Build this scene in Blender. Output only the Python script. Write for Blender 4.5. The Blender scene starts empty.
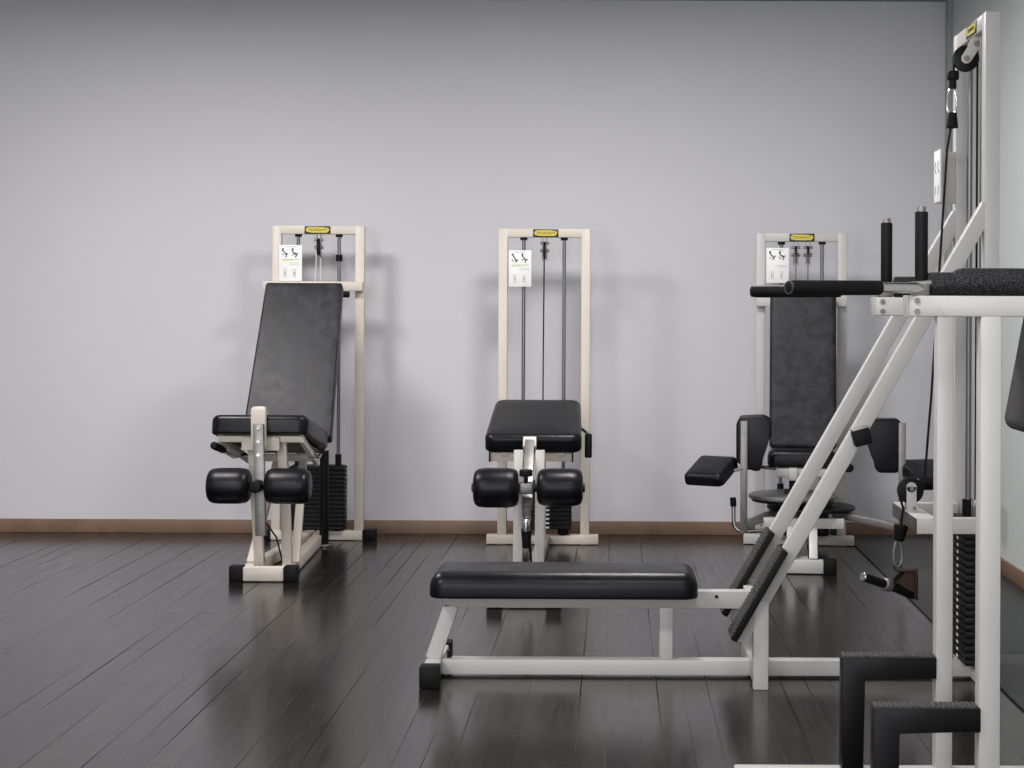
import bpy, bmesh, math, random
from mathutils import Vector, Matrix, Euler

random.seed(7)
sc = bpy.context.scene
COL = sc.collection
PI = math.pi
R = math.radians

# ------------------------------------------------------------------ camera, world, lights, exposure
cam_d = bpy.data.cameras.new('camera')
cam = bpy.data.objects.new('camera', cam_d); COL.objects.link(cam)
cam.location = (0, 0, 1.24)
cam.rotation_euler = (PI / 2, R(-0.25), 0)
cam_d.sensor_width = 36; cam_d.lens = 1650 / 1024 * 36
cam_d.shift_x = -102 / 1024; cam_d.shift_y = -74 / 1024
cam_d.clip_start = 0.05; cam_d.clip_end = 60
sc.camera = cam

w = bpy.data.worlds.new('world'); sc.world = w; w.use_nodes = True
w.node_tree.nodes['Background'].inputs[0].default_value = (0.8, 0.85, 1.0, 1)
w.node_tree.nodes['Background'].inputs[1].default_value = 0.05

def ceiling_lamp(x, y, watts, size=0.6, color=(1.0, 0.97, 0.96)):
    d = bpy.data.lights.new('ceiling_lamp', 'AREA'); d.shape = 'SQUARE'; d.size = size
    d.energy = watts; d.color = color
    o = bpy.data.objects.new('ceiling_lamp', d); COL.objects.link(o)
    o.location = (x, y, 2.90)

for lx, ly, lw in ((-2.4, 6.75, 84), (0.12, 6.75, 70), (-2.4, 2.9, 98), (0.25, 2.9, 38), (-2.4, -1.0, 80), (0.40, -1.0, 64)):
    ceiling_lamp(lx, ly, lw)
# added soft front fill: two unseen area lights behind the viewer
for wx in (-3.6, -0.2):
    d = bpy.data.lights.new('window_daylight', 'AREA'); d.shape = 'RECTANGLE'; d.size = 2.2; d.size_y = 1.5
    d.energy = 112; d.color = (0.94, 0.96, 1.0)
    o = bpy.data.objects.new('window_daylight', d); COL.objects.link(o)
    o.location = (wx, -3.93, 1.65); o.rotation_euler = (PI / 2, 0, 0)

sc.view_settings.view_transform = 'Standard'
sc.view_settings.look = 'None'
sc.view_settings.gamma = 1.0
sc.view_settings.use_curve_mapping = False
sc.view_settings.exposure = -0.08
sc.cycles.use_denoising = True

# ------------------------------------------------------------------ materials
def new_mat(name):
    m = bpy.data.materials.new(name); m.use_nodes = True
    nt = m.node_tree; b = nt.nodes['Principled BSDF']
    return m, nt, b

def mat(name, col, rough=0.5, metal=0.0, var=0.0, vscale=8.0, bump=0.0, bscale=200.0, spec=0.5, rvar=0.0, col2=None, thr=None):
    """base colour + noise variation + fine bump"""
    m, nt, b = new_mat(name)
    b.inputs['Base Color'].default_value = (*col, 1); b.inputs['Roughness'].default_value = rough
    b.inputs['Metallic'].default_value = metal; b.inputs['Specular IOR Level'].default_value = spec
    tc = nt.nodes.new('ShaderNodeTexCoord')
    if var or col2 or rvar:
        n = nt.nodes.new('ShaderNodeTexNoise'); n.inputs['Scale'].default_value = vscale; n.inputs['Detail'].default_value = 6
        n.inputs['Roughness'].default_value = 0.65
        nt.links.new(tc.outputs['Object'], n.inputs['Vector'])
        r = nt.nodes.new('ShaderNodeValToRGB')
        c2 = col2 if col2 else tuple(min(1, c * (1 + var)) for c in col)
        c1 = col if col2 else tuple(c * (1 - var) for c in col)
        r.color_ramp.elements[0].color = (*c1, 1); r.color_ramp.elements[1].color = (*c2, 1)
        lo, hi = thr if thr else (0.3, 0.7)
        r.color_ramp.elements[0].position = lo; r.color_ramp.elements[1].position = hi
        nt.links.new(n.outputs['Fac'], r.inputs['Fac'])
        if var or col2: nt.links.new(r.outputs['Color'], b.inputs['Base Color'])
        if rvar:
            mr = nt.nodes.new('ShaderNodeMapRange')
            mr.inputs['From Min'].default_value = lo; mr.inputs['From Max'].default_value = hi
            mr.inputs['To Min'].default_value = rough - rvar; mr.inputs['To Max'].default_value = rough + rvar
            nt.links.new(n.outputs['Fac'], mr.inputs['Value']); nt.links.new(mr.outputs['Result'], b.inputs['Roughness'])
    if bump:
        n2 = nt.nodes.new('ShaderNodeTexNoise'); n2.inputs['Scale'].default_value = bscale; n2.inputs['Detail'].default_value = 4
        nt.links.new(tc.outputs['Object'], n2.inputs['Vector'])
        bp = nt.nodes.new('ShaderNodeBump'); bp.inputs['Strength'].default_value = bump; bp.inputs['Distance'].default_value = 0.004
        nt.links.new(n2.outputs['Fac'], bp.inputs['Height']); nt.links.new(bp.outputs['Normal'], b.inputs['Normal'])
    return m

M = {}
M['wall'] = mat('grey_wall_paint', (0.602, 0.598, 0.627), 0.9, var=0.015, vscale=1.2, bump=0.05, bscale=300, spec=0.2)
M['wall_side'] = mat('green_grey_wall_paint', (0.52, 0.55, 0.54), 0.9, var=0.015, vscale=1.2, spec=0.2)
M['ceiling'] = mat('ceiling_paint', (0.75, 0.76, 0.75), 0.95, var=0.01, spec=0.1)
M['cornice'] = mat('cornice_paint', (0.20, 0.21, 0.195), 0.8, var=0.02)
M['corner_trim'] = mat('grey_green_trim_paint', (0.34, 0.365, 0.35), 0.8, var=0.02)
M['base_wood'] = mat('baseboard_wood', (0.19, 0.115, 0.075), 0.5, var=0.22, vscale=5)
M['cream'] = mat('cream_enamel', (0.63, 0.575, 0.50), 0.40, var=0.035, vscale=6, bump=0.02, bscale=60)
M['white'] = mat('white_enamel', (0.50, 0.482, 0.46), 0.40, var=0.03, vscale=5, bump=0.02, bscale=60)
M['vinyl'] = mat('black_vinyl', (0.003, 0.003, 0.0045), 0.36, var=0.2, vscale=10, bump=0.10, bscale=60, rvar=0.05, spec=0.24)
M['vinyl_worn'] = mat('scuffed_black_vinyl', (0.005, 0.005, 0.0065), 0.50, vscale=16, bump=0.10, bscale=110, rvar=0.07, col2=(0.036, 0.036, 0.043), thr=(0.42, 0.74), spec=0.30)
M['foam'] = mat('black_foam_skin', (0.005, 0.005, 0.006), 0.6, col2=(0.11, 0.11, 0.118), vscale=320, thr=(0.50, 0.72), bump=0.6, bscale=300, spec=0.25)
M['fabric'] = mat('black_woven_cover', (0.022, 0.021, 0.022), 0.8, col2=(0.09, 0.087, 0.088), vscale=220, thr=(0.4, 0.75), bump=0.7, bscale=260)
M['rubber'] = mat('black_rubber', (0.004, 0.004, 0.004), 0.55, var=0.2, vscale=20, spec=0.18)
M['black_metal'] = mat('black_enamel', (0.004, 0.004, 0.0045), 0.4, var=0.2, vscale=10, spec=0.18)
M['plate'] = mat('black_iron_plate', (0.004, 0.004, 0.0045), 0.5, var=0.25, vscale=20, spec=0.25)
M['chrome'] = mat('chrome', (0.62, 0.61, 0.60), 0.18, metal=1.0, rvar=0.05, vscale=20)
M['steel'] = mat('dull_steel', (0.22, 0.214, 0.208), 0.42, metal=0.7, var=0.15, vscale=25)
M['rod'] = mat('guide_rod_steel', (0.20, 0.20, 0.205), 0.34, metal=0.8, var=0.05)
M['grey_plastic'] = mat('grey_disc', (0.13, 0.13, 0.135), 0.35, var=0.1)
M['cable_w'] = mat('pale_cable_sheath', (0.60, 0.58, 0.53), 0.5, var=0.05)
M['placard'] = mat('placard_white', (0.82, 0.81, 0.81), 0.4, var=0.01)
M['ink'] = mat('black_ink', (0.03, 0.03, 0.03), 0.6, var=0.05)
M['ink_grey'] = mat('grey_ink', (0.42, 0.42, 0.42), 0.6, var=0.05)
M['ink_green'] = mat('green_ink', (0.42, 0.58, 0.22), 0.6, var=0.05)
M['badge_black'] = mat('badge_black', (0.015, 0.014, 0.012), 0.4, var=0.05)
M['badge_yellow'] = mat('badge_yellow', (0.62, 0.50, 0.035), 0.4, var=0.05)
M['rust_metal'] = mat('red_brown_metal', (0.045, 0.020, 0.014), 0.45, metal=0.4, var=0.3, vscale=30)
M['mat'] = mat('dark_rubber_mat', (0.022, 0.023, 0.024), 0.42, var=0.12, vscale=40, bump=0.1, bscale=120)

def floor_material():
    m, nt, b = new_mat('dark_lacquered_boards')
    N = nt.nodes.new; L = nt.links.new
    tc = N('ShaderNodeTexCoord')
    mp = N('ShaderNodeMapping'); mp.inputs['Rotation'].default_value = (0, 0, R(90)); mp.inputs['Location'].default_value = (0.3, 0.02, 0)
    L(tc.outputs['Object'], mp.inputs['Vector'])
    br = N('ShaderNodeTexBrick'); br.offset = 0.37; br.offset_frequency = 2
    br.inputs['Scale'].default_value = 1.0
    br.inputs['Brick Width'].default_value = 1.9; br.inputs['Row Height'].default_value = 0.083
    br.inputs['Mortar Size'].default_value = 0.0022; br.inputs['Mortar Smooth'].default_value = 0.2; br.inputs['Bias'].default_value = 0.0
    br.inputs['Color1'].default_value = (0.010, 0.0080, 0.0075, 1); br.inputs['Color2'].default_value = (0.019, 0.0155, 0.0148, 1)
    br.inputs['Mortar'].default_value = (0.010, 0.0085, 0.0082, 1)
    L(mp.outputs['Vector'], br.inputs['Vector'])
    # long scuffs along the boards
    mp2 = N('ShaderNodeMapping'); mp2.inputs['Scale'].default_value = (14, 1.2, 1)
    L(tc.outputs['Object'], mp2.inputs['Vector'])
    n1 = N('ShaderNodeTexNoise'); n1.inputs['Scale'].default_value = 3; n1.inputs['Detail'].default_value = 8; n1.inputs['Roughness'].default_value = 0.7
    L(mp2.outputs['Vector'], n1.inputs['Vector'])
    rr = N('ShaderNodeMapRange'); rr.inputs['From Min'].default_value = 0.3; rr.inputs['From Max'].default_value = 0.7
    rr.inputs['To Min'].default_value = 0.15; rr.inputs['To Max'].default_value = 0.24
    L(n1.outputs['Fac'], rr.inputs['Value'])
    # open joints swallow the light; some joints are tighter than others
    nj = N('ShaderNodeTexNoise'); nj.inputs['Scale'].default_value = 1.7; nj.inputs['Detail'].default_value = 2
    mpj = N('ShaderNodeMapping'); mpj.inputs['Scale'].default_value = (6, 0.25, 1); L(tc.outputs['Object'], mpj.inputs['Vector']); L(mpj.outputs['Vector'], nj.inputs['Vector'])
    jr = N('ShaderNodeMapRange'); jr.inputs['From Min'].default_value = 0.50; jr.inputs['From Max'].default_value = 0.64
    jr.inputs['To Min'].default_value = 0.06; jr.inputs['To Max'].default_value = 0.9; L(nj.outputs['Fac'], jr.inputs['Value'])
    jf = N('ShaderNodeMath'); jf.operation = 'MULTIPLY'; L(br.outputs['Fac'], jf.inputs[0]); L(jr.outputs['Result'], jf.inputs[1])
    ro = N('ShaderNodeMath'); ro.operation = 'MULTIPLY_ADD'; L(jf.outputs['Value'], ro.inputs[0]); ro.inputs[1].default_value = 0.7; L(rr.outputs['Result'], ro.inputs[2])
    L(ro.outputs['Value'], b.inputs['Roughness'])
    sp_ = N('ShaderNodeMath'); sp_.operation = 'MULTIPLY_ADD'; L(jf.outputs['Value'], sp_.inputs[0]); sp_.inputs[1].default_value = -0.5; sp_.inputs[2].default_value = 0.5
    L(sp_.outputs['Value'], b.inputs['Specular IOR Level'])
    # fine specks
    n2 = N('ShaderNodeTexNoise'); n2.inputs['Scale'].default_value = 45; n2.inputs['Detail'].default_value = 5
    L(tc.outputs['Object'], n2.inputs['Vector'])
    r2 = N('ShaderNodeValToRGB'); r2.color_ramp.elements[0].position = 0.62; r2.color_ramp.elements[1].position = 0.80
    r2.color_ramp.elements[0].color = (0, 0, 0, 1); r2.color_ramp.elements[1].color = (0.35, 0.35, 0.35, 1)
    L(n2.outputs['Fac'], r2.inputs['Fac'])
    mx = N('ShaderNodeMix'); mx.data_type = 'RGBA'
    L(r2.outputs['Color'], mx.inputs['Factor']); L(br.outputs['Color'], mx.inputs[6]); mx.inputs[7].default_value = (0.06, 0.054, 0.052, 1)
    L(mx.outputs[2], b.inputs['Base Color'])
    # board unevenness
    n3 = N('ShaderNodeTexNoise'); n3.inputs['Scale'].default_value = 2.2; n3.inputs['Detail'].default_value = 2
    L(mp2.outputs['Vector'], n3.inputs['Vector'])
    ma = N('ShaderNodeMath'); ma.operation = 'MULTIPLY_ADD'; ma.inputs[1].default_value = -0.6
    L(jf.outputs['Value'], ma.inputs[0]); L(n3.outputs['Fac'], ma.inputs[2])
    bp = N('ShaderNodeBump'); bp.inputs['Strength'].default_value = 0.12; bp.inputs['Distance'].default_value = 0.001
    L(ma.outputs['Value'], bp.inputs['Height']); L(bp.outputs['Normal'], b.inputs['Normal'])
    return m
M['floor'] = floor_material()

# ------------------------------------------------------------------ mesh builder
class MB:
    def __init__(s): s.bm = bmesh.new()
    def _bevel(s, verts, off, seg=2, edges=None):
        if off <= 0: return
        if edges is None:
            vs = set(verts); edges = list({e for v in verts for e in v.link_edges if e.verts[0] in vs and e.verts[1] in vs})
        bmesh.ops.bevel(s.bm, geom=edges, offset=off, segments=seg, profile=0.5, affect='EDGES', clamp_overlap=True)
    def hexa(s, M4, size, bev=0.003, seg=2):
        r = bmesh.ops.create_cube(s.bm, size=1.0, matrix=M4 @ Matrix.Diagonal((*size, 1)))
        s._bevel(r['verts'], bev, seg); return s
    def box(s, x0, x1, y0, y1, z0, z1, bev=0.003, seg=2):
        return s.hexa(Matrix.Translation(((x0 + x1) / 2, (y0 + y1) / 2, (z0 + z1) / 2)), (abs(x1 - x0), abs(y1 - y0), abs(z1 - z0)), bev, seg)
    def bar(s, p, q, w, h, side=(0, 1, 0), bev=0.003):
        """rectangular tube from p to q; w is measured along `side`, h across it"""
        p, q = Vector(p), Vector(q); d = q - p; L = d.length; d.normalize()
        a = Vector(side); a = (a - d * a.dot(d)).normalized(); c = d.cross(a)
        m = Matrix((a, c, d)).transposed().to_4x4(); m.translation = (p + q) / 2
        return s.hexa(m, (w, h, L), bev)
    def cyl(s, p, q, r, r2=None, n=24, bev=0.0):
        p, q = Vector(p), Vector(q); d = q - p
        m = d.to_track_quat('Z', 'Y').to_matrix().to_4x4(); m.translation = (p + q) / 2
        res = bmesh.ops.create_cone(s.bm, cap_ends=True, segments=n, radius1=r, radius2=r if r2 is None else r2, depth=d.length, matrix=m)
        if bev:
            vs = set(res['verts'])
            es = [e for e in {e for v in vs for e in v.link_edges} if any(len(f.verts) > 4 for f in e.link_faces)]
            s._bevel(None, bev, 3, es)
        return s
    def lathe(s, p, q, prof, n=32):
        """profile of (t, r) along p->q, closed at both ends"""
        p, q = Vector(p), Vector(q); d = q - p
        rot = d.to_track_quat('Z', 'Y').to_matrix()
        rings = []
        for t, r in prof:
            c = p + d * t
            rings.append([s.bm.verts.new(c + rot @ Vector((r * math.cos(2 * PI * i / n), r * math.sin(2 * PI * i / n), 0))) for i in range(n)])
        for a, b in zip(rings, rings[1:]):
            for i in range(n): s.bm.faces.new((a[i], a[(i + 1) % n], b[(i + 1) % n], b[i]))
        s.bm.faces.new(rings[0][::-1]); s.bm.faces.new(rings[-1]); return s
    def tube(s, pts, r, n=10):
        pts = [Vector(p) for p in pts]; rings = []
        for i, p in enumerate(pts):
            d = (pts[min(i + 1, len(pts) - 1)] - pts[max(i - 1, 0)]).normalized()
            ref = Vector((0, 1, 0)) if abs(d.y) < 0.9 else Vector((1, 0, 0))
            a = (ref - d * ref.dot(d)).normalized(); b = d.cross(a)
            rings.append([s.bm.verts.new(p + (a * math.cos(2 * PI * k / n) + b * math.sin(2 * PI * k / n)) * r) for k in range(n)])
        for a, b in zip(rings, rings[1:]):
            for i in range(n): s.bm.faces.new((a[i], a[(i + 1) % n], b[(i + 1) % n], b[i]))
        s.bm.faces.new(rings[0][::-1]); s.bm.faces.new(rings[-1]); return s
    def ring(s, c, ax, R_, r, n=24, k=8):
        ax = Vector(ax).normalized(); ref = Vector((0, 0, 1)) if abs(ax.z) < 0.9 else Vector((1, 0, 0))
        a = (ref - ax * ref.dot(ax)).normalized(); b = ax.cross(a); c = Vector(c); rings = []
        for i in range(n):
            t = 2 * PI * i / n; d = a * math.cos(t) + b * math.sin(t)
            rings.append([s.bm.verts.new(c + d * (R_ + r * math.cos(2 * PI * j / k)) + ax * r * math.sin(2 * PI * j / k)) for j in range(k)])
        for i in range(n):
            A, B = rings[i], rings[(i + 1) % n]
            for j in range(k): s.bm.faces.new((A[j], A[(j + 1) % k], B[(j + 1) % k], B[j]))
        return s
    def prism(s, pts, ext, bev=0.0, seg=2):
        ext = Vector(ext); v0 = [s.bm.verts.new(Vector(p)) for p in pts]
        v1 = [s.bm.verts.new(Vector(p) + ext) for p in pts]; n = len(pts)
        s.bm.faces.new(v0[::-1]); s.bm.faces.new(v1)
        for i in range(n): s.bm.faces.new((v0[i], v0[(i + 1) % n], v1[(i + 1) % n], v1[i]))
        s._bevel(v0 + v1, bev, seg); return s
    def pad(s, M4, size, rv=0.03, rt=0.02, rb=0.006, taper=1.0, crown=0.0):
        """upholstered cushion built of rounded outlines: soft top edge, flat underside, slightly crowned face (+z)"""
        hx, hy, hz = size[0] / 2, size[1] / 2, size[2] / 2
        rt = min(rt, size[2] - rb - .002); levels = []
        for i in range(4): t = PI / 2 * i / 3; levels.append((rb * (1 - math.sin(t)), -hz + rb * (1 - math.cos(t))))
        for i in range(8): t = PI / 2 * i / 7; levels.append((rt * (1 - math.cos(t)), hz - rt + rt * math.sin(t)))
        m = min(hx, hy) - rt
        for i in range(1, 7): f = i / 7; levels.append((rt + m * f, hz + crown * (1 - (1 - f) ** 2)))
        rings = []
        for d, z in levels:
            ax, ay = hx - d, hy - d; r = max(min(max(rv - d, rv * .25), ax, ay) , 1e-4); ring = []
            for cx, cy, a0 in ((ax - r, ay - r, 0), (-ax + r, ay - r, PI / 2), (-ax + r, -ay + r, PI), (ax - r, -ay + r, 1.5 * PI)):
                for k in range(7):
                    a = a0 + k * PI / 12; x = cx + r * math.cos(a); y = cy + r * math.sin(a)
                    x *= 1 + (taper - 1) * (y / size[1] + 0.5)
                    ring.append(s.bm.verts.new(M4 @ Vector((x, y, z))))
            rings.append(ring)
        for a, b in zip(rings, rings[1:]):
            n = len(a)
            for i in range(n): s.bm.faces.new((a[i], a[(i + 1) % n], b[(i + 1) % n], b[i]))
        s.bm.faces.new(rings[0][::-1]); s.bm.faces.new(rings[-1]); return s

def obj(name, mb, m, parent=None, ang=35):
    me = bpy.data.meshes.new(name)
    bmesh.ops.recalc_face_normals(mb.bm, faces=mb.bm.faces)
    mb.bm.to_mesh(me); mb.bm.free()
    me.materials.append(M[m])
    for p in me.polygons: p.use_smooth = True
    me.set_sharp_from_angle(angle=R(ang))
    o = bpy.data.objects.new(name, me); COL.objects.link(o)
    if parent is not None:
        o.parent = parent
        org = ORG.get(parent.name)
        if org: me.transform(Matrix.Translation(-Vector(org)))
        ORG[o.name] = org
    return o
ORG = {}

def each(name, mb, m, parent):
    """one object for every loose piece of mb"""
    seen, out = set(), []
    for v0 in list(mb.bm.verts):
        if v0 in seen: continue
        stack, isl = [v0], {v0}
        while stack:
            v = stack.pop()
            for e in v.link_edges:
                q = e.other_vert(v)
                if q not in isl: isl.add(q); stack.append(q)
        seen |= isl
        nb = MB(); mp = {v: nb.bm.verts.new(v.co) for v in isl}
        for f in {f for v in isl for f in v.link_faces}: nb.bm.faces.new([mp[v] for v in f.verts])
        out.append(obj(name, nb, m, parent))
    mb.bm.free(); return out

def thing(name, label, cat, loc, rz=0, group=None, world=False):
    """an Empty at the base of a thing; with world=True its parts are given in room coordinates"""
    o = bpy.data.objects.new(name, None); COL.objects.link(o); o.empty_display_size = 0.1
    o.location = loc; o.rotation_euler = (0, 0, rz)
    o['label'] = label; o['category'] = cat
    if group: o['group'] = group
    ORG[o.name] = tuple(loc) if world else None
    return o

def struct(name, mb, m, label=None):
    o = obj(name, mb, m); o['kind'] = 'structure'
    return o

def T(x, y, z, rx=0, ry=0, rz=0): return Matrix.Translation((x, y, z)) @ Euler((R(rx), R(ry), R(rz))).to_matrix().to_4x4()

def text_mesh(name, txt, size, depth, M4, m, parent, sx=1.0):
    cu = bpy.data.curves.new('lettering', 'FONT'); cu.body = txt; cu.size = size; cu.extrude = depth
    cu.align_x = 'CENTER'; cu.align_y = 'CENTER'
    t = bpy.data.objects.new('lettering', cu); COL.objects.link(t)
    dg = bpy.context.evaluated_depsgraph_get()
    me = bpy.data.meshes.new_from_object(t.evaluated_get(dg))
    bpy.data.objects.remove(t); bpy.data.curves.remove(cu)
    me.transform(M4 @ Matrix.Diagonal((sx, 1, 1, 1))); me.name = name
    me.materials.clear(); me.materials.append(M[m])
    org = ORG.get(parent.name)
    if org: me.transform(Matrix.Translation(-Vector(org)))
    o = bpy.data.objects.new(name, me); COL.objects.link(o); o.parent = parent
    return o

# ------------------------------------------------------------------ the room
WY, WX, CZ = 9.116, 1.845, 2.966
LX, BY = -6.2, -4.0
struct('floor', MB().box(LX, WX, BY, WY, -0.1, 0, 0), 'floor')
struct('ceiling', MB().box(LX, WX, BY, WY, CZ, CZ + 0.1, 0), 'ceiling')
struct('wall_back', MB().box(LX - .1, WX + .1, WY, WY + 0.1, -0.1, CZ + .1, 0), 'wall')
struct('wall_right', MB().box(WX, WX + 0.1, BY, WY, -0.1, CZ + .1, 0), 'wall_side')
struct('wall_left', MB().box(LX - 0.1, LX, BY, WY, -0.1, CZ + .1, 0), 'wall')
struct('wall_front', MB().box(LX - .1, WX + .1, BY - 0.1, BY, -0.1, CZ + .1, 0), 'wall')
for i, wx in enumerate((-3.6, -0.2)):
    mb = MB()
    for x0, x1, z0, z1 in ((-1.2, 1.2, .82, .9), (-1.2, 1.2, 2.4, 2.48), (-1.2, -1.1, .82, 2.48), (1.1, 1.2, .82, 2.48)): mb.box(wx + x0, wx + x1, BY, BY + .06, z0, z1, .003)
    struct('window_%d' % (i + 1), mb, 'white')  # unseen frames added around the front fill lights
struct('baseboard_back', MB().box(LX, WX, WY - 0.015, WY, 0, 0.074, 0.003), 'base_wood')
struct('baseboard_right', MB().box(WX - 0.015, WX, BY, WY - 0.015, 0, 0.074, 0.003), 'base_wood')
struct('trim_1', MB().box(LX, WX, WY - 0.02, WY, CZ - 0.015, CZ, 0.002), 'cornice')
struct('trim_2', MB().box(WX - 0.022, WX, WY - 0.09, WY, 0.074, CZ - 0.012, 0.004), 'corner_trim')  # thin strip in the back right corner, darker than both walls

rm = obj('rubber_mat', MB().box(1.275, 1.825, 5.95, 9.09, 0.0, 0.008, 0.003).box(1.275, 1.825, 2.2, 5.944, 0.0, 0.008, 0.003), 'mat')
rm['label'] = 'dark grey rubber floor mat running along the green-grey side wall'; rm['category'] = 'mat'

# ------------------------------------------------------------------ shared machine pieces
def placard(root, x0, x1, z0, z1, y, seed, green=True, back=0.012):
    """instruction card facing -y, with pictograms"""
    rnd = random.Random(seed)
    p = obj('placard', MB().box(x0, x1, y, y + 0.004, z0, z1, 0.001), 'placard', root)
    w_, h_ = x1 - x0, z1 - z0; yf = y - 0.0008
    def stroke(mb, pts, t):
        for (a, b), (c, d) in zip(pts, pts[1:]):
            mb.bar((x0 + a * w_, yf, z0 + b * h_), (x0 + c * w_, yf, z0 + d * h_), 0.0012, t, (0, 1, 0), 0)
    mb = MB()
    for cx in (0.27, 0.70):
        j = lambda: rnd.uniform(-0.03, 0.03)
        stroke(mb, [(cx - 0.12 + j(), 0.86), (cx - 0.03, 0.78 + j()), (cx + 0.05, 0.73 + j()), (cx + 0.13, 0.77 + j())], 0.006)
        stroke(mb, [(cx - 0.02, 0.79), (cx + 0.06 + j(), 0.70), (cx + 0.02 + j(), 0.66)], 0.005)
        stroke(mb, [(cx - 0.14, 0.74 + j()), (cx - 0.05, 0.70 + j())], 0.004)
        mb.cyl((x0 + (cx - 0.1) * w_, yf - .0006, z0 + 0.885 * h_), (x0 + (cx - 0.1) * w_, yf + .0006, z0 + 0.885 * h_), 0.0055, n=10)
    obj('pictogram', mb, 'ink', p)
    for zz in (0.50, 0.46):
        mb = MB(); stroke(mb, [(0.45, zz), (0.9, zz)], 0.0018); obj('text_line', mb, 'ink_grey', p)
    mb = MB(); stroke(mb, [(0.25, 0.95), (0.75, 0.95)], 0.003); obj('text_line', mb, 'ink_grey', p)
    for cx in (0.27, 0.68):
        mb = MB()
        stroke(mb, [(cx - 0.06, 0.34), (cx - 0.03, 0.24), (cx - 0.05, 0.10)], 0.003)
        stroke(mb, [(cx + 0.05, 0.34), (cx + 0.02, 0.22), (cx + 0.05, 0.10)], 0.003)
        stroke(mb, [(cx - 0.04, 0.22), (cx + 0.03, 0.21)], 0.006)
        obj('leg_sketch', mb, 'ink_grey', p)
    if green:
        mb = MB(); stroke(mb, [(0.12, 0.60), (0.88, 0.60)], 0.004); stroke(mb, [(0.12, 0.565), (0.62, 0.565)], 0.002)
        obj('green_rule', mb, 'ink_green', p)
    return p

def badge(root, M4, wd, ht):
    """yellow lozenge badge on black, face along local +z"""
    mb = MB(); mb.hexa(M4, (wd, ht, 0.003), 0.0008)
    b = obj('badge', mb, 'badge_black', root)
    a, c = wd * 0.46, ht * 0.36
    pts = [(-a, c * .15), (-a * .82, c), (a * .55, c), (a * .62, c * .8), (a * .9, c * .8), (a, 0), (a * .82, -c), (-a * .6, -c), (-a * .66, -c * .8), (-a * .9, -c * .8)]
    mb = MB().prism([M4 @ Vector((x, y, 0.0012)) for x, y in pts], M4.to_3x3() @ Vector((0, 0, 0.0010)))
    obj('badge_field', mb, 'badge_yellow', b)
    text_mesh('badge_lettering', 'TECHNOGYM', ht * 0.42, 0.0004, M4 @ Matrix.Translation((0, 0, 0.0026)), 'badge_black', b, sx=0.9)
    return b

FACE = Euler((PI / 2, 0, 0)).to_matrix().to_4x4()          # local +z -> -y (towards the room)
def at(x, y, z): return Matrix.Translation((x, y, z)) @ FACE

def weight_stack(root, x0, x1, y0, y1, z0, n, pitch, rods, label_side=None):
    for k in range(n):
        z = z0 + k * pitch
        mb = MB().box(x0, x1, y0, y1, z, z + pitch - 0.004, 0.003)
        mb.box(x0 + .012, x1 - .012, y0 + .006, y1 - .006, z + pitch - 0.0045, z + pitch, 0)
        pl = obj('weight_plate', mb, 'plate', root)
        if label_side == 'front':
            c = (x0 + x1) / 2
            obj('weight_number', MB().box(c + .014, c + .032, y0 - .0008, y0 + .001, z + .006, z + pitch - .008, 0), 'placard', pl)
        elif label_side == 'left':
            c = y0 + 0.33 * (y1 - y0)
            obj('weight_number', MB().box(x0 - .0008, x0 + .001, c, c + .014, z + .007, z + pitch - .010, 0), 'placard', pl)

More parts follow.
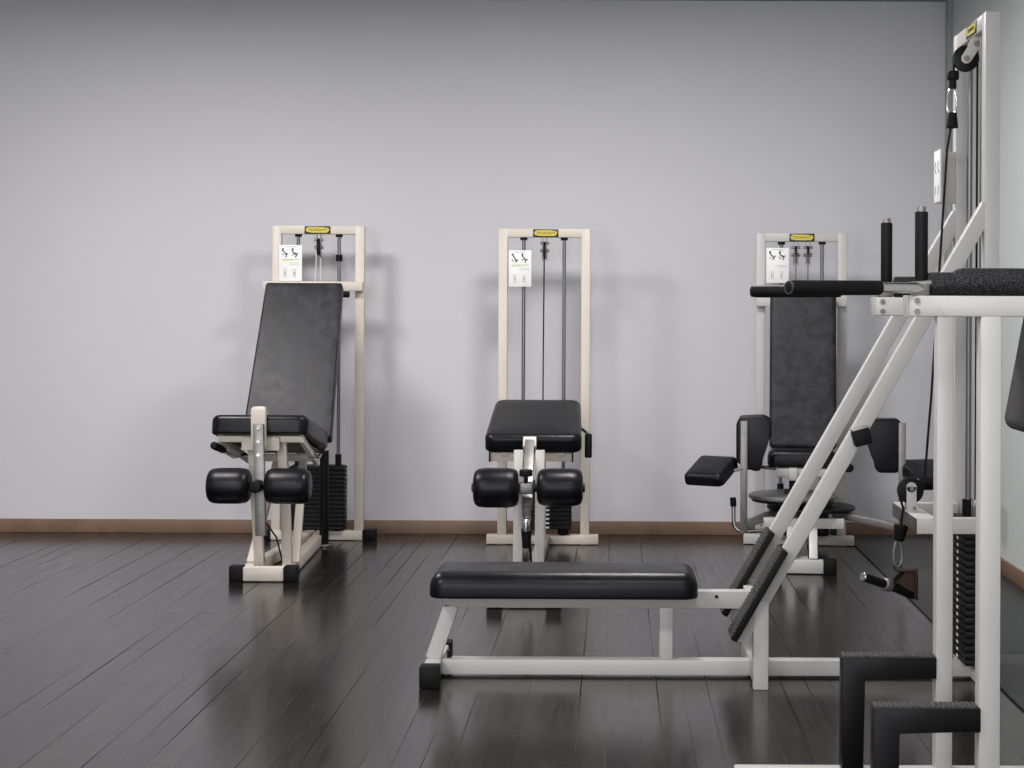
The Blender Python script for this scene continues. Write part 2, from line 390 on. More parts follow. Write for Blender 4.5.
def tower(root, W, H, enamel, seed, base, pl, bx, rods, nplates, zstack, caps=True, t=0.048, twin=False, collar=False, front_lab=None, green=True, pale=False):
    h = W / 2
    mb = MB()
    mb.box(-h, -h + t, 0, t, 0.0, H, .004).box(h - t, h, 0, t, 0.0, H, .004)
    mb.box(-h + t * .5, h - t * .5, 0.001, t - .001, H - t * .95, H - .001, .004)
    mb.box(base[0], base[1], -0.004, t + .004, 0.003, 0.052, .004)
    fr = obj('tower_frame', mb, enamel, root)
    if caps:
        for e, sg in ((base[0], -1), (base[1], 1)):
            obj('rubber_cap', MB().box(e, e + sg * 0.07, -0.012, t + .012, 0.0, 0.058, .006), 'rubber', root)
    placard(root, *pl, -0.010, seed, green)
    badge(root, at((bx[0] + bx[1]) / 2, -0.002, H - 0.0235), bx[1] - bx[0], 0.041)
    for x in rods:
        mb = MB().cyl((x, t / 2, zstack + nplates * .0228 - .01), (x, t / 2, H - t), 0.0095, n=16)
        rd = obj('guide_rod', mb, 'rod', root)
        mb = MB().cyl((x, t / 2, H - t - .012), (x, t / 2, H - t + .002), 0.019, n=16)
        mb.cyl((x, t / 2, zstack + nplates * .0228 - .004), (x, t / 2, zstack + nplates * .0228 + .06), 0.017, n=16)
        if collar and x > 0: mb.cyl((x, t / 2, H - 0.19), (x, t / 2, H - 0.155), 0.018, n=16)
        each('rod_collar', mb, 'rubber', rd)
        obj('rubber_bumper', MB().cyl((x, t / 2, 0.05), (x, t / 2, zstack - .001), 0.03, n=16), 'rubber', root)
    weight_stack(root, -0.148, 0.148, -0.03, 0.085, zstack, nplates, 0.0228, rods, front_lab)
    for cx in ((-0.03, 0.034) if twin else (0.0,)):
        zc = H - 0.115
        mb = MB().cyl((cx - .006, t / 2, zc), (cx + .006, t / 2, zc), 0.046, n=28, bev=.002)
        pu = obj('pulley', mb, 'black_metal', root)
        mb = MB().box(cx - .013, cx - .009, t / 2 - .014, t / 2 + .014, zc - .055, H - t, .001).box(cx + .009, cx + .013, t / 2 - .014, t / 2 + .014, zc - .055, H - t, .001)
        mb.cyl((cx - .024, t / 2, zc), (cx + .024, t / 2, zc), .009, n=12).cyl((cx - .024, t / 2, zc + .04), (cx + .024, t / 2, zc + .04), .008, n=12)
        obj('pulley_bracket', mb, 'steel', pu)
        zb = zstack + nplates * .0228
        if pale:
            obj('cable', MB().tube([(cx - .009, t / 2 - .02, zc), (cx - .015, t / 2 - .03, zc - .25), (cx - .02, t / 2 - .04, 0.75)], .0035, 8), 'cable_w', root)
            obj('cable', MB().tube([(cx + .010, t / 2, zc), (cx + .008, t / 2, zc - .3), (cx, t / 2, zb)], .0035, 8), 'cable_w', root)
        else:
            obj('cable', MB().tube([(cx, t / 2 - .046, zc), (cx - .004, t / 2 - .03, (zc + zb) / 2), (cx - .006, t / 2, zb)], .0036, 8), 'steel' if twin else 'rubber', root)

def roller(root, x0, x1, y, z, r):
    L = x1 - x0
    prof = [(0, r * .55), (.015, r * .72), (.05, r * .87), (.12, r * .96), (.25, r), (.75, r), (.88, r * .96), (.95, r * .87), (.985, r * .72), (1, r * .55)]
    return obj('roller_pad', MB().lathe((x0, y, z), (x1, y, z), prof, 40), 'vinyl', root)

# ------------------------------------------------------------------ leg extension machine (reclined back)
A = thing('leg_extension_machine', 'cream leg extension machine with tall reclined black backrest and two shin rollers', 'exercise machine', (-1.585, 8.83, 0))
tower(A, 0.493, 1.685, 'cream', 1, (-0.248, 0.245), (-0.207, -0.084, 1.388, 1.580), (-0.072, 0.066), (-0.110, 0.109), 15, 0.058, collar=True, pale=True)
Y = lambda v: v - 8.83
# bar across the tower that carries the backrest
obj('backrest_rail', MB().box(-0.285, 0.2465, -0.055, -0.006, 1.335, 1.385, .004), 'cream', A)
obj('adjuster_knob', MB().cyl((0.165, -0.22, 1.315), (0.205, -0.22, 1.315), .016, n=16, bev=.003), 'rubber', A)
# base
mb = MB()
for sg in (-1, 1): mb.bar((sg * .093, Y(7.52), 0.034), (sg * .030, -0.006, 0.031), .05, .054, (1, 0, 0))
mb.box(-0.092, 0.092, Y(7.475), Y(7.53), 0.004, 0.066, .004)
obj('base_frame', mb, 'cream', A)
for sg in (-1, 1):
    obj('rubber_cap', MB().box(sg * 0.092, sg * 0.155, Y(7.468), Y(7.537), 0.0, 0.072, .006), 'rubber', A)
for sg in (-1, 1):
    obj('front_leg', MB().bar((sg * .064 + .024, Y(7.60), 0.055), (sg * .068 + .010, Y(7.51), 0.64), 0.042, 0.045, (1, 0, 0)), 'cream', A)
    obj('brace', MB().bar((sg * .104 + .008, Y(7.66), 0.055), (sg * .06, Y(8.12), 0.52), 0.036, 0.036, (1, 0, 0)), 'cream', A)
# seat
ta = 11.4
obj('seat', MB().pad(T(-0.012, Y(7.715), 0.662, -ta), (0.435, 0.60, 0.088), .045, .028, .01, crown=.008), 'vinyl', A)
obj('seat_board', MB().hexa(T(0, Y(7.72), 0.600, -ta), (0.33, 0.5, 0.016), .002), 'black_metal', A)
mb = MB()
for sg in (-1, 1): mb.bar((sg * .185 - .01, Y(7.46), 0.652), (sg * .155 - .01, Y(8.02), 0.49), 0.02, 0.035, (1, 0, 0))
mb.bar((-0.20, Y(7.47), 0.650), (0.18, Y(7.47), 0.650), 0.03, 0.03, (0, 1, 0))
mb.bar((-0.16, Y(7.98), 0.52), (0.16, Y(7.98), 0.52), 0.03, 0.035, (0, 1, 0))
mb.box(-0.092, 0.080, Y(7.435), Y(7.468), 0.598, 0.660, .006)
obj('seat_frame', mb, 'cream', A)
# backrest
p0, p1 = Vector((0, Y(7.985), 0.615)), Vector((0, Y(8.435), 1.376))
dv = (p1 - p0); ang = math.degrees(math.atan2(dv.z, dv.y))
obj('backrest', MB().pad(Matrix.Translation((p0 + p1) / 2 + Vector((0, .03 * math.sin(R(ang)), -.03 * math.cos(R(ang))))) @ Euler((R(ang), 0, 0)).to_matrix().to_4x4(), (0.432, dv.length, 0.06), .014, .012, .006, taper=.905), 'vinyl_worn', A)
mb = MB()
for sg in (-1, 1): mb.bar((sg * .07, Y(8.05), 0.58), (sg * .07, Y(8.50), 1.34), 0.03, 0.03, (1, 0, 0))
mb.bar((-.07, Y(8.50), 1.345), (-.07, -0.03, 1.355), .03, .03, (1, 0, 0)).bar((.07, Y(8.50), 1.345), (.07, -0.03, 1.355), .03, .03, (1, 0, 0))
obj('backrest_frame', mb, 'cream', A)
# lever arm with rollers
mb = MB().prism([(.032 * math.copysign(abs(math.cos(a)) ** .55, math.cos(a)), Y(7.385), 0.782 + .018 * math.sin(a) ** .55) for a in [i * PI / 10 for i in range(11)]] + [(-0.032, Y(7.385), 0.62), (0.032, Y(7.385), 0.62)], (0, 0.03, 0), .003)
for v in mb.bm.verts: v.co.x -= 0.006
obj('pivot_plate', mb, 'cream', A)
lv = obj('lever_arm', MB().bar((0.004, Y(7.35), 0.725), (0.026, Y(7.31), 0.232), 0.030, 0.046, (0, 1, 0)), 'steel', A)
mb = MB()
for z in (0.71, 0.65, 0.59): mb.cyl((0.008, Y(7.322), z), (0.008, Y(7.34), z), .009, n=12)
each('bolt', mb, 'chrome', lv)
roller(A, -0.203, -0.016, Y(7.28), 0.457, 0.079); roller(A, 0.050, 0.250, Y(7.28), 0.457, 0.079)
obj('axle', MB().cyl((-0.04, Y(7.28), 0.457), (0.06, Y(7.28), 0.457), .016, n=16), 'black_metal', A)
obj('hub_knob', MB().cyl((0.016, Y(7.22), 0.457), (0.016, Y(7.30), 0.457), .027, n=20, bev=.006), 'rubber', A)
# side grips
for sg in (-1, 1):
    hb = obj('side_handle', MB().tube([(sg * .15, Y(7.80), 0.545), (sg * .20, Y(7.76), 0.545), (sg * .245, Y(7.62), 0.60)], .011, 10), 'chrome', A)
    obj('hand_grip', MB().cyl((sg * .228, Y(7.67), 0.582), (sg * .247, Y(7.56), 0.612), .018, n=16, bev=.005), 'rubber', hb)
mb = MB().cyl((0.075, Y(8.62), 0.012), (0.075, Y(8.62), 0.50), .024, n=20, bev=.004)
sp = obj('support_post', mb, 'black_metal', A)
obj('foot_disc', MB().cyl((0.075, Y(8.62), 0.0), (0.075, Y(8.62), 0.012), .045, n=24, bev=.003), 'steel', sp)
obj('pull_cable', MB().tube([(0.035, Y(7.33), 0.30), (0.055, Y(7.5), 0.20), (0.06, Y(7.62), 0.07)], .004, 8), 'rubber', A)

# ------------------------------------------------------------------ leg curl machine (middle)
B = thing('leg_curl_machine', 'cream leg curl machine with short sloping black pad above two rollers', 'exercise machine', (-0.368, 8.70, 0))
tower(B, 0.485, 1.667, 'cream', 2, (-0.300, 0.290), (-0.187, -0.068, 1.361, 1.552), (-0.060, 0.073), (-0.110, 0.104), 11, 0.085, caps=False, front_lab='front')
Y = lambda v: v - 8.70
p0, p1 = Vector((0, Y(7.50), 0.642)), Vector((0, Y(8.02), 0.785))
dv = p1 - p0; ang = math.degrees(math.atan2(dv.z, dv.y))
obj('chest_pad', MB().pad(T(0.002, Y(7.76), 0.698, ang), (0.445, dv.length, 0.085), .05, .03, .012, taper=.93, crown=.006), 'vinyl', B)
# the far half of the bench slopes down to the tower
obj('bench_pad', MB().pad(T(-0.008, Y(8.33), 0.715, -9), (0.40, 0.56, 0.08), .05, .03, .012), 'vinyl', B)
mb = MB().hexa(T(-0.008, Y(7.545), 0.575, 10), (0.385, 0.02, 0.055), .003)
for sg in (-1, 1): mb.bar((sg * .13, Y(7.52), 0.585), (sg * .13, Y(8.05), 0.735), .03, .03, (1, 0, 0)).bar((sg * .13, Y(8.03), 0.735), (sg * .13, Y(8.60), 0.64), .03, .03, (1, 0, 0))
mb.bar((0, Y(8.45), 0.64), (0, Y(8.45), 0.05), .045, .045, (1, 0, 0))
obj('pad_frame', mb, 'cream', B)
each('pad_bracket', MB().box(-0.200, -0.193, Y(7.52), Y(7.56), 0.545, 0.63, .001).box(0.178, 0.185, Y(7.52), Y(7.56), 0.545, 0.63, .001), 'black_metal', B)
for sg in (-1, 1):
    obj('front_post', MB().bar((sg * .047 + .002, Y(7.15), 0.03), (sg * .047 + .002, Y(7.20), 0.628), 0.040, 0.05, (1, 0, 0)), 'white', B)
mb = MB().box(-0.092, 0.092, Y(6.83), Y(6.885), 0.004, 0.066, .004)
mb.box(-.065, .069, Y(6.88), Y(7.22), 0.006, 0.056, .004).box(-.028, .032, Y(7.2), -0.005, 0.005, 0.054, .004)
obj('base_frame', mb, 'white', B)
for sg in (-1, 1):
    obj('rubber_cap', MB().box(sg * 0.092, sg * 0.155, Y(6.823), Y(6.892), 0.0, 0.072, .006), 'rubber', B)
lv = obj('lever_arm', MB().bar((0.000, Y(7.26), 0.655), (0.004, Y(6.99), 0.40), 0.042, 0.045, (1, 0, 0)).bar((0.002, Y(7.005), 0.43), (0.004, Y(7.02), 0.34), 0.03, 0.035, (1, 0, 0)), 'steel', B)
obj('lever_cap', MB().hexa(T(0, Y(7.262), 0.650, -30), (0.058, 0.05, 0.05), .006), 'cream', lv)
roller(B, -0.222, -0.030, Y(6.97), 0.487, 0.084); roller(B, 0.046, 0.240, Y(6.97), 0.490, 0.080)
obj('axle', MB().cyl((-0.230, Y(6.97), 0.487), (0.249, Y(6.97), 0.487), .018, n=16), 'black_metal', B)
obj('clamp_block', MB().box(-0.028, 0.030, Y(6.94), Y(7.0), 0.462, 0.512, .008), 'steel', B)
kb = obj('adjuster_knob', MB().cyl((0.0, Y(6.95), 0.538), (0.0, Y(6.95), 0.566), .029, n=10, bev=.005), 'rubber', B)
obj('knob_stem', MB().cyl((0, Y(6.95), 0.50), (0, Y(6.95), 0.54), .009, n=12), 'black_metal', kb)
obj('swivel_joint', MB().cyl((0.0, Y(7.0), 0.30), (0.0, Y(7.0), 0.355), .018, n=14, bev=.004), 'chrome', B)
obj('cable_stop', MB().cyl((0.0, Y(7.02), 0.225), (0.0, Y(7.02), 0.31), .017, .024, n=14, bev=.003), 'rubber', B)
obj('pull_cable', MB().tube([(0.012, Y(7.03), 0.50), (0.014, Y(7.03), 0.25), (0.022, Y(7.05), 0.10), (0.018, Y(7.1), 0.06)], .0055, 8), 'rubber', B)
for sg in (1,):
    hb = obj('side_handle', MB().tube([(sg * .19, Y(7.85), 0.665), (sg * .222, Y(7.84), 0.672), (sg * .245, Y(7.80), 0.655), (sg * .250, Y(7.78), 0.63)], .010, 10), 'chrome', B)
    obj('hand_grip', MB().cyl((sg * .250, Y(7.78), 0.655), (sg * .250, Y(7.76), 0.545), .017, n=16, bev=.005), 'rubber', hb)

# ------------------------------------------------------------------ hip abductor machine (partly behind the cable machine)
C = thing('hip_abduction_machine', 'white hip abduction machine with upright black backrest and outspread black knee pads', 'exercise machine', (0.990, 8.72, 0), R(-5.95))
tower(C, 0.476, 1.651, 'white', 3, (-0.300, 0.282), (-0.185, -0.066, 1.387, 1.572), (-0.064, 0.067), (-0.106, 0.108), 9, 0.058, caps=False, twin=True, green=False)
# local y: minus the distance in front of the tower
mb = MB()
mb.box(-0.095, 0.100, -0.965, -0.910, 0.004, 0.066, .004)
mb.box(-0.03, 0.03, -0.92, -0.004, 0.004, 0.056, .004)
obj('base_frame', mb, 'white', C)
for a, b in ((-0.095, -0.157), (0.100, 0.162)):
    obj('rubber_cap', MB().box(a, b, -0.972, -0.903, 0.0, 0.072, .006), 'rubber', C)
mb = MB()
for u in (-0.053, 0.053): mb.bar((u, -0.93, 0.06), (u, -0.80, 0.205), 0.04, 0.045, (1, 0, 0))
mb.box(-0.20, 0.20, -0.83, -0.775, 0.198, 0.247, .004)
mb.box(-0.03, 0.03, -0.80, 0.0, 0.2, 0.245, .004)
obj('support_frame', mb, 'white', C)
mb = MB()
for u in (-0.15, -0.09, 0.09, 0.15): mb.cyl((u, -0.80, 0.165), (u, -0.80, 0.199), .014, n=12, bev=.003)
each('bolt', mb, 'black_metal', C)
# turning discs
d1 = obj('turning_disc', MB().cyl((-0.045, -0.66, 0.325), (-0.045, -0.66, 0.345), 0.215, n=56, bev=.006), 'grey_plastic', C)
obj('disc_rim', MB().cyl((-0.045, -0.66, 0.312), (-0.045, -0.66, 0.326), 0.200, n=48), 'black_metal', d1)
d2 = obj('turning_disc', MB().cyl((0.045, -0.66, 0.272), (0.045, -0.66, 0.290), 0.215, n=56, bev=.006), 'black_metal', C)
obj('disc_hub', MB().cyl((0.045, -0.66, 0.289), (0.045, -0.66, 0.312), 0.11, n=40), 'black_metal', d2)
mb = MB().cyl((-0.045, -0.60, 0.24), (-0.045, -0.60, 0.50), 0.017, n=16)
mb.box(-0.085, 0.0, -0.66, -0.58, 0.345, 0.362, .003)
obj('seat_column', mb, 'black_metal', C)
mb = MB().box(-0.125, 0.125, -0.68, -0.30, 0.428, 0.472, .006)
mb.box(-0.065, -0.02, -0.72, -0.665, 0.415, 0.475, .006)
mb.bar((-.08, -.32, .45), (-.08, -.02, .45), .03, .03, (1, 0, 0)).bar((.08, -.32, .45), (.08, -.02, .45), .03, .03, (1, 0, 0))
obj('seat_frame', mb, 'white', C)
obj('seat', MB().pad(T(0, -0.49, 0.512, -3), (0.335, 0.40, 0.08), .04, .035, .01), 'vinyl', C)
p0, p1 = Vector((0, -0.345, 0.535)), Vector((0, -0.135, 1.335))
dv = p1 - p0; ang = math.degrees(math.atan2(dv.z, dv.y))
obj('backrest', MB().pad(T(0.008, -0.21, 0.935, ang), (0.342, dv.length, 0.065), .03, .022, .006), 'vinyl_worn', C)
mb = MB()
for sg in (-1, 1): mb.bar((sg * .07, -0.28, 0.50), (sg * .07, -0.10, 1.25), 0.03, 0.03, (1, 0, 0))
mb.bar((-0.2365, -0.022, 1.285), (0.2365, -0.022, 1.285), .04, .045, (0, 1, 0))
mb.bar((-.07, -.12, 1.2), (-.07, -.02, 1.28), .03, .03, (1, 0, 0)).bar((.07, -.12, 1.2), (.07, -.02, 1.28), .03, .03, (1, 0, 0))
obj('backrest_frame', mb, 'white', C)
for sg in (-1, 1):
    hb = obj('side_handle', MB().tube([(sg * .12, -0.45, 0.45), (sg * .19, -0.47, 0.455), (sg * .225, -0.56, 0.465)], .010, 10), 'chrome', C)
    obj('hand_grip', MB().cyl((sg * .218, -0.54, 0.463), (sg * .232, -0.66, 0.475), .021, n=16, bev=.006), 'rubber', hb)

def leg_arm(u, pad_pts, cush, sgn, hub):
    # upright bar, sideways pad, knee cushion, lever back to the disc
    obj('upright_bar', MB().bar((u, -0.905, 0.19), (u, -0.905, 0.715), 0.034, 0.014, (1, 0, 0)), 'steel', C)
    obj('thigh_pad', MB().prism([(x, -0.892, z) for x, z in pad_pts], (0, 0.10, 0), .016, 4), 'vinyl', C)
    cx, cz, yaw = cush
    obj('knee_cushion', MB().pad(T(cx, -0.92, cz, 20, 0, yaw), (0.20, 0.235, 0.06), .03, .025, .01, crown=.004), 'vinyl', C)
    obj('cushion_bracket', MB().bar((u, -0.895, 0.49), (cx + sgn * 0.02, -0.90, cz - 0.035), .035, .014, (0, 1, 0)), 'steel', C)
    obj('lever_plate', MB().bar((u, -0.90, 0.22), (hub, -0.70, 0.258), .06, .034, (0, 1, 0)), 'steel', C)

sx = lambda px: (px - 802) / 210
sz = lambda py: 1.24 - (py - 310.8) / 210
Lp = [(736, 424), (740, 416.5), (764, 415.5), (771, 420), (771.5, 436), (766, 443), (763, 452), (762, 468), (759, 471), (746, 470), (736, 462)]
Rp = [(862, 423), (867, 418), (896, 417.5), (900, 422), (900, 466), (896, 471.5), (877, 471.5), (873.5, 467), (873.5, 456), (871, 448), (864, 440), (861, 432)]
leg_arm(sx(744), [(sx(a), sz(b)) for a, b in Lp], (sx(711.5), sz(470.5), -20), -1, -0.12)
leg_arm(sx(900), [(sx(a), sz(b)) for a, b in Rp], (sx(923), sz(471), 20), 1, 0.16)
fp = obj('foot_peg', MB().tube([(sx(733.5), -0.89, sz(503)), (sx(733.8), -0.89, sz(520)), (sx(734.5), -0.89, sz(526)), (sx(737.5), -0.89, sz(530)), (sx(742), -0.89, sz(531.5)), (sx(764), -0.87, sz(531.5))], .010, 12), 'chrome', C)
obj('hand_grip', MB().cyl((sx(733.6), -0.89, sz(507)), (sx(733.0), -0.89, sz(498)), .015, n=16, bev=.004), 'rubber', fp)

# ------------------------------------------------------------------ seated cable row / pulldown machine
D = thing('cable_row_machine', 'white cable row machine with long low black bench, sloping struts and tallest pulley tower', 'exercise machine', (1.235, 5.62, 0), world=True)
TX0, TX1, HN, HF, HT = 1.209, 1.259, 5.39, 5.85, 2.222
mb = MB()
for y in (HN, HF): mb.box(TX0, TX1, y, y + .05, 0.0, HT, .004)
mb.box(TX0 + .001, TX1 - .001, HN + .02, HF + .03, HT - .052, HT - .001, .004)
mb.box(TX0, TX1, HN + .02, HF + .03, 0.002, 0.05, .004)
obj('tower_frame', mb, 'white', D)
badge(D, Matrix.Translation((TX0 - .0005, 5.60, HT - .026)) @ Euler((PI / 2, 0, -PI / 2)).to_matrix().to_4x4(), 0.15, 0.042)
for y in (HN, HF):
    obj('diagonal_strut', MB().bar((0.413, y + .026, 0.158), (1.226, y + .026, 1.588), 0.046, 0.051, (0, 1, 0), .004), 'white', D)
    obj('upright_post', MB().box(0.460, 0.510, y + .0005, y + .0515, 0.0, 0.29, .004), 'white', D)
# bench
mb = MB()
mb.box(-0.575, 1.212, 5.565, 5.62, 0.008, 0.060, .004)
mb.box(0.462, 0.508, HN + .02, HF + .03, 0.012, 0.066, .004)
mb.box(-0.572, 0.49, 5.565, 5.615, 0.234, 0.293, .004)
mb.box(0.158, 0.203, 5.568, 5.612, 0.06, 0.24, .003)
mb.bar((-0.607, 5.59, 0.06), (-0.545, 5.59, 0.24), .05, .05, (0, 1, 0))
mb.box(-0.628, -0.575, 5.43, 5.81, 0.010, 0.062, .004)
mb.box(0.456, 0.490, HN + .03, HF + .02, 0.240, 0.280, .003)
obj('bench_frame', mb, 'white', D)
for y0, y1 in ((5.385, 5.45), (5.79, 5.855)):
    obj('rubber_cap', MB().box(-0.632, -0.566, y0, y1, 0.0, 0.072, .006), 'rubber', D)
obj('seat', MB().pad(T(-0.163, 5.59, 0.327), (0.893, 0.30, 0.086), .05, .05, .008, crown=.004), 'vinyl', D)
each('bolt', MB().cyl((-0.553, 5.59, 0.055), (-0.553, 5.59, 0.085), .008, n=12).cyl((0.35, 5.562, 0.275), (0.35, 5.57, 0.275), .006, n=10), 'black_metal', D)
# ribbed foot plates on the struts
def foot_plate(y0, y1):
    d = Vector((0.497, 0, 0.868)); n = Vector((-0.868, 0, 0.497))
    base = Vector((0.402, 0, 0.168))
    c = base + d * 0.165 + n * 0.011
    m4 = Matrix((Vector((0, 1, 0)), n, d)).transposed().to_4x4(); m4.translation = c + Vector((0, (y0 + y1) / 2, 0))
    p = obj('foot_plate', MB().hexa(m4, (y1 - y0, 0.022, 0.335), .003), 'rubber', D)
    mb = MB()
    m5 = m4.copy(); m5.translation = m4.translation + n * 0.0115
    mb.hexa(m5, (y1 - y0 - .006, 0.002, 0.328), 0)
    for k in range(24):
        m5 = m4.copy(); m5.translation = m4.translation + d * (-0.157 + k * 0.0137) + n * 0.0130
        mb.hexa(m5, (y1 - y0 - .008, 0.0045, 0.0075), .001)
    obj('ribbed_tread', mb, 'tread', p)
    return p
M['tread'] = mat('worn_tread_rubber', (0.02, 0.02, 0.0195), 0.6, col2=(0.085, 0.083, 0.081), vscale=140, thr=(0.42, 0.7), spec=0.3)
foot_plate(5.330, 5.470); foot_plate(5.775, 5.915)
# placard facing the bench
ph = obj('placard_holder', MB().box(1.138, TX0, HF + .004, HF + .010, 1.622, 1.806, .001).box(1.136, 1.142, 5.745, HF + .010, 1.620, 1.808, .001), 'white', D)
pc = obj('placard', MB().box(1.1335, 1.137, 5.748, 5.856, 1.624, 1.804, .0008), 'placard', ph)
mb = MB()
for y in (5.775, 5.825):
    mb.bar((1.133, y, 1.765), (1.133, y + .015, 1.745), .001, .005, (1, 0, 0), 0).bar((1.133, y + .015, 1.745), (1.133, y - .010, 1.725), .001, .005, (1, 0, 0), 0)
    mb.bar((1.133, y, 1.68), (1.133, y + .008, 1.65), .001, .004, (1, 0, 0), 0)
obj('pictogram', mb, 'ink', pc)
# rods, stack
for y in (5.535, 5.735):
    rd = obj('guide_rod', MB().cyl((1.234, y, 0.05), (1.234, y, HT - .05), 0.0105, n=16), 'rod', D)
    obj('rod_collar', MB().cyl((1.234, y, 0.525), (1.234, y, 0.588), .021, n=16), 'rubber', rd)
for k in range(20):
    z = 0.062 + k * 0.0235
    pl = obj('weight_plate', MB().box(1.172, 1.266, 5.478, 5.806, z, z + .0195, .003).box(1.184, 1.256, 5.49, 5.79, z + .019, z + .0235, 0), 'plate', D)
    obj('weight_number', MB().box(1.1712, 1.1725, 5.600, 5.622, z + .005, z + .014, 0), 'placard', pl)
obj('selector_bar', MB().cyl((1.234, 5.62, 0.5), (1.234, 5.62, 0.60), .014, n=14), 'chrome', D)
obj('stack_cable', MB().tube([(1.234, 5.62, 0.58), (1.234, 5.62, 2.16)], .004, 8), 'rubber', D)
# pulleys
def wheel(x, y, z, r=0.044):
    wl = obj('pulley', MB().lathe((x, y - .012, z), (x, y + .012, z), [(0, r * .9), (.06, r), (.3, r), (.42, r * .86), (.58, r * .86), (.7, r), (.94, r), (1, r * .9)], 40), 'black_metal', D)
    return wl
wl = wheel(1.190, 5.60, 2.098)
def link_plate(mb, a, b, wd, y0, y1):
    a, b = Vector(a), Vector(b); d = (b - a).normalized(); n = Vector((-d.z, 0, d.x)); pts = []
    for c, s0 in ((b, 0), (a, 1)):
        for i in range(9):
            t = -PI / 2 + i * PI / 8
            v = (d * math.cos(t) + n * math.sin(t)) if s0 == 0 else (-d * math.cos(t) - n * math.sin(t))
            pts.append(c + v * wd)
    mb.prism([(p.x, y0, p.z) for p in pts], (0, y1 - y0, 0), .001)
mb = MB()
for y0 in (5.576, 5.616): link_plate(mb, (1.188, 0, 2.096), (1.232, 0, 2.165), .018, y0, y0 + .006)
pb = obj('pulley_bracket', mb, 'white', wl)
each('bolt', MB().cyl((1.188, 5.566, 2.096), (1.188, 5.632, 2.096), .009, n=12).cyl((1.222, 5.566, 2.146), (1.222, 5.632, 2.146), .009, n=12), 'steel', pb)
wl = wheel(1.008, 5.60, 0.632)
mb = MB()
for y0 in (5.578, 5.616): mb.box(0.992, 1.026, y0, y0 + .005, 0.555, 0.648, .002)
mb.cyl((1.009, 5.578, 0.645), (1.009, 5.583, 0.645), .017, n=18).cyl((1.009, 5.616, 0.645), (1.009, 5.621, 0.645), .017, n=18)
pb = obj('pulley_bracket', mb, 'white', wl)
each('bolt', MB().cyl((1.009, 5.570, 0.640), (1.009, 5.63, 0.640), .008, n=12).cyl((1.018, 5.570, 0.575), (1.018, 5.63, 0.575), .006, n=12), 'steel', pb)
# bracket carrying the low pulley
mb = MB()
mb.box(0.993, 1.215, HN + .002, HN + .042, 0.512, 0.564, .003).box(0.993, 1.215, HF - .038, HF + .002, 0.512, 0.564, .003)
mb.box(0.993, 1.062, HN + .03, HF - .02, 0.520, 0.562, .003)
lb = obj('low_pulley_bracket', mb, 'white', D)
mb = MB()
mb.box(0.990, 0.9935, HN + .006, HF - .004, 0.515, 0.560, .0005)
obj('end_pad', mb, 'black_metal', lb)
mb = MB()
for k in range(5): mb.box(0.988, 0.991, HN + .008, HF - .006, 0.519 + k * .0085, 0.5225 + k * .0085, 0)
each('pad_rib', mb, 'steel', lb)
# cable with snap hook on top, down to the low pulley
cb = obj('pull_cable', MB().tube([(1.141, 5.60, 1.87), (1.128, 5.60, 1.79), (1.108, 5.60, 1.45), (1.078, 5.60, 0.95), (1.0535, 5.60, 0.635)], .0042, 8), 'rubber', D)
obj('cable_stop', MB().cyl((1.145, 5.60, 1.862), (1.145, 5.60, 1.915), .021, .016, n=16, bev=.004), 'rubber', cb)
obj('cable_stop', MB().cyl((1.147, 5.60, 2.026), (1.147, 5.60, 2.056), .021, n=16, bev=.004).cyl((1.146, 5.60, 1.995), (1.146, 5.60, 2.030), .013, n=16), 'rubber', cb)
def snap_hook(name, x, y, z0, z1, wd, parent, m='chrome'):
    pts = []
    h = (z1 - z0) / 2; c = (z0 + z1) / 2
    for i in range(25):
        t = 2 * PI * i / 24
        pts.append((x + wd * math.sin(t) * (1.0 - .25 * math.cos(t)), y, c + h * math.cos(t)))
    return obj(name, MB().tube(pts, .0042, 8), m, parent)
snap_hook('snap_hook', 1.144, 5.60, 1.905, 2.002, .016, cb)
obj('upper_cable', MB().tube([(1.150, 5.60, 2.05), (1.1495, 5.60, 2.10), (1.152, 5.60, 2.112)], .0042, 8), 'rubber', cb)
lc = obj('low_cable', MB().tube([(0.9665, 5.60, 0.632), (0.985, 5.60, 0.57), (0.980, 5.60, 0.54), (0.972, 5.60, 0.46)], .0042, 8), 'rubber', D)
obj('cable_stop', MB().cyl((0.978, 5.60, 0.515), (0.971, 5.60, 0.46), .026, .016, n=16, bev=.004), 'rubber', lc)
snap_hook('snap_hook', 0.967, 5.60, 0.375, 0.465, .014, lc, 'steel')

# rubber stop on the near strut
rs = obj('rubber_stop', MB().hexa(T(0.808, 5.372, 0.830, 0, -15, 0), (0.058, 0.06, 0.052), .006), 'rubber', D)
obj('stop_plate', MB().hexa(T(0.8005, 5.372, 0.858, 0, -15, 0), (0.056, 0.058, 0.005), .001), 'steel', rs)

# close-grip rowing handle hanging from the low cable
Hd = thing('rowing_handle', 'dark close-grip rowing handle with red-brown frame hanging from the low pulley snap hook', 'cable handle', (0.967, 5.60, 0.375), world=True)
mb = MB().ring((0.967, 5.60, 0.372), (0, 1, 0), .012, .004)
mb.bar((0.972, 5.60, 0.362), (1.030, 5.585, 0.366), .022, .009, (0, 1, 0), .002).bar((1.026, 5.585, 0.368), (1.030, 5.60, 0.262), .022, .010, (0, 1, 0), .002)
obj('handle_frame', mb, 'rust_metal', Hd)
obj('web_plate', MB().prism([(0.974, 5.597, 0.358), (1.026, 5.597, 0.362), (1.026, 5.597, 0.285), (0.955, 5.597, 0.318)], (0, .006, 0)), 'rust_metal', Hd)
obj('cross_bar', MB().bar((0.985, 5.60, 0.358), (0.930, 5.58, 0.312), .018, .014, (0, 1, 0), .002), 'black_metal', Hd)
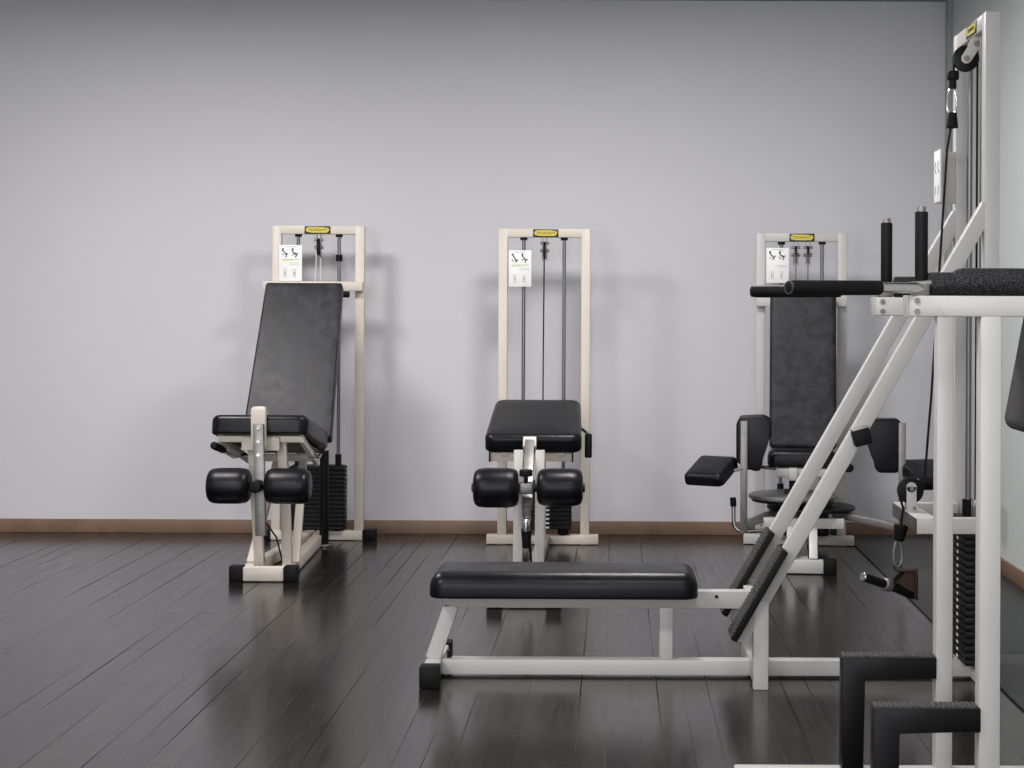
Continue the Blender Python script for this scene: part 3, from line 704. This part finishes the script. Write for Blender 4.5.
obj('hand_grip', MB().cyl((0.842, 5.53, 0.348), (0.918, 5.575, 0.318), .015, n=18, bev=.003), 'rubber', Hd)
obj('hand_grip', MB().cyl((0.938, 5.585, 0.312), (1.026, 5.625, 0.272), .016, n=18, bev=.003), 'rubber', Hd)
obj('collar', MB().cyl((0.916, 5.573, 0.319), (0.940, 5.587, 0.310), .022, n=18, bev=.004), 'steel', Hd)
obj('end_cap', MB().cyl((0.835, 5.526, 0.351), (0.843, 5.531, 0.3475), .0155, n=18, bev=.003), 'chrome', Hd)

# ------------------------------------------------------------------ dip / knee raise station
E = thing('dip_station', 'white dip station with flared black bars, foam arm pads and two black steps', 'exercise machine', (0.86, 4.03, 0), world=True)
YN, YF = 3.767, 4.252
for y in (YN, YF):
    px0, px1 = (0.838, 0.886) if y == YN else (0.834, 0.877)
    obj('upright_post', MB().box(px0, px1, y, y + .050, 0.03, 1.240, .004), 'white', E)
    bm_ = obj('arm_beam', MB().box(0.672, 1.40, y - .0015, y + .0515, 1.228, 1.276, .004), 'white', E)
    mb = MB().box(0.6685, 0.6725, y - .002, y + .052, 1.2275, 1.2765, .001)
    obj('end_plate', mb, 'white', bm_)
    mb = MB()
    for z in (1.240, 1.265): mb.cyl((0.692, y - .005, z), (0.692, y, z), .0065, n=12)
    each('bolt', mb, 'steel', bm_)
    obj('base_beam', MB().box(0.318, 1.45, y - .002, y + .056, 0.009, 0.056, .004), 'white', E)
    sx0, sx1, sz1 = (0.597, 0.841, 0.334) if y == YN else (0.592, 0.835, 0.348)
    st = obj('step', MB().prism([(sx0, y - .004, 0.054), (sx0 + .056, y - .004, 0.054), (sx0 + .056, y - .004, sz1 - .055), (sx1, y - .004, sz1 - .055), (sx1, y - .004, sz1), (sx0, y - .004, sz1)], (0, .056, 0), .003), 'black_metal', E)
    mb = MB()
    mb.box(sx0 + .002, sx1 - .002, y - .002, y + .050, sz1 - .001, sz1 + .002, 0)
    for k in range(20): mb.box(sx0 + .004 + k * .0119, sx0 + .011 + k * .0119, y - .001, y + .049, sz1 + .001, sz1 + .0045, .001)
    obj('ribbed_tread', mb, 'tread', st)
    for xx in (1.45,):
        sg = -1 if xx < 1 else 1
        obj('rubber_cap', MB().box(xx, xx + sg * .05, y - .008, y + .062, 0.0 if xx < 1 else 0.0085, 0.072, .006), 'rubber', E)
mb = MB().box(0.838, 0.876, YN + .05, YF + .004, 0.010, 0.062, .004).box(1.30, 1.35, YN + .05, YF + .004, 1.230, 1.275, .004)
for y in (YN, YF): mb.box(1.30, 1.35, y, y + .052, 0.03, 1.23, .004)
obj('cross_frame', mb, 'white', E)
# flared dip bars and upright grips
for y, sg in ((YN, -1), (YF, 1)):
    yc = y + .026
    db = obj('dip_bar', MB().cyl((0.715, yc, 1.2935), (0.55, yc + sg * .11, 1.2935), .0125, n=20), 'chrome', E)
    a, b = Vector((0.598, yc + sg * .078, 1.2925)), Vector((0.379, yc + sg * .224, 1.290 if sg < 0 else 1.292))
    obj('bar_grip', MB().lathe(a, b, [(0, .0140), (.01, .0165), (.97, .0165), (.99, .015), (1, .0135)], 24), 'rubber', db)
    u = (b - a).normalized()
    obj('end_cap', MB().cyl(b - u * .002, b + u * .003, .0120, n=20, bev=.002), 'rubber', db)
    obj('end_ring', MB().ring(b + u * .001, u, .0135, .002), 'tread', db)
    mt = obj('bar_mount', MB().box(0.684, 0.722, yc - .02, yc + .02, 1.276, 1.305, .004).cyl((0.675, yc - .012, 1.30), (0.735, yc - .012, 1.305), .008, n=12), 'steel', E)
    ug = obj('upright_grip', MB().cyl((0.706, yc, 1.30), (0.706, yc, 1.481), .0105, n=20, bev=.003), 'steel', E)
    obj('grip_sleeve', MB().cyl((0.706, yc, 1.302), (0.706, yc, 1.469), .0150, n=24, bev=.002), 'rubber', ug)
    pr = [(0, .022), (.01, .028), (.03, .0325), (.06, .034), (.95, .034), (1, .022)]
    obj('arm_pad', MB().lathe((0.776, yc, 1.306), (1.27, yc, 1.306), pr, 32), 'foam', E)
    obj('pad_collar', MB().cyl((0.726, yc, 1.303), (0.787, yc, 1.303), .027, n=24, bev=.003), 'foam', E)
# back pad between the arms, leaning away
bx = Matrix.Translation((1.050, 4.02, 1.135)) @ Euler((0, R(10.5), 0)).to_matrix().to_4x4() @ Euler((0, R(-90), 0)).to_matrix().to_4x4()
obj('back_pad', MB().pad(bx, (0.39, 0.30, 0.075), .03, .028, .012), 'fabric', E)
obj('back_pad_bracket', MB().box(1.08, 1.31, 3.99, 4.05, 1.235, 1.27, .003), 'white', E)
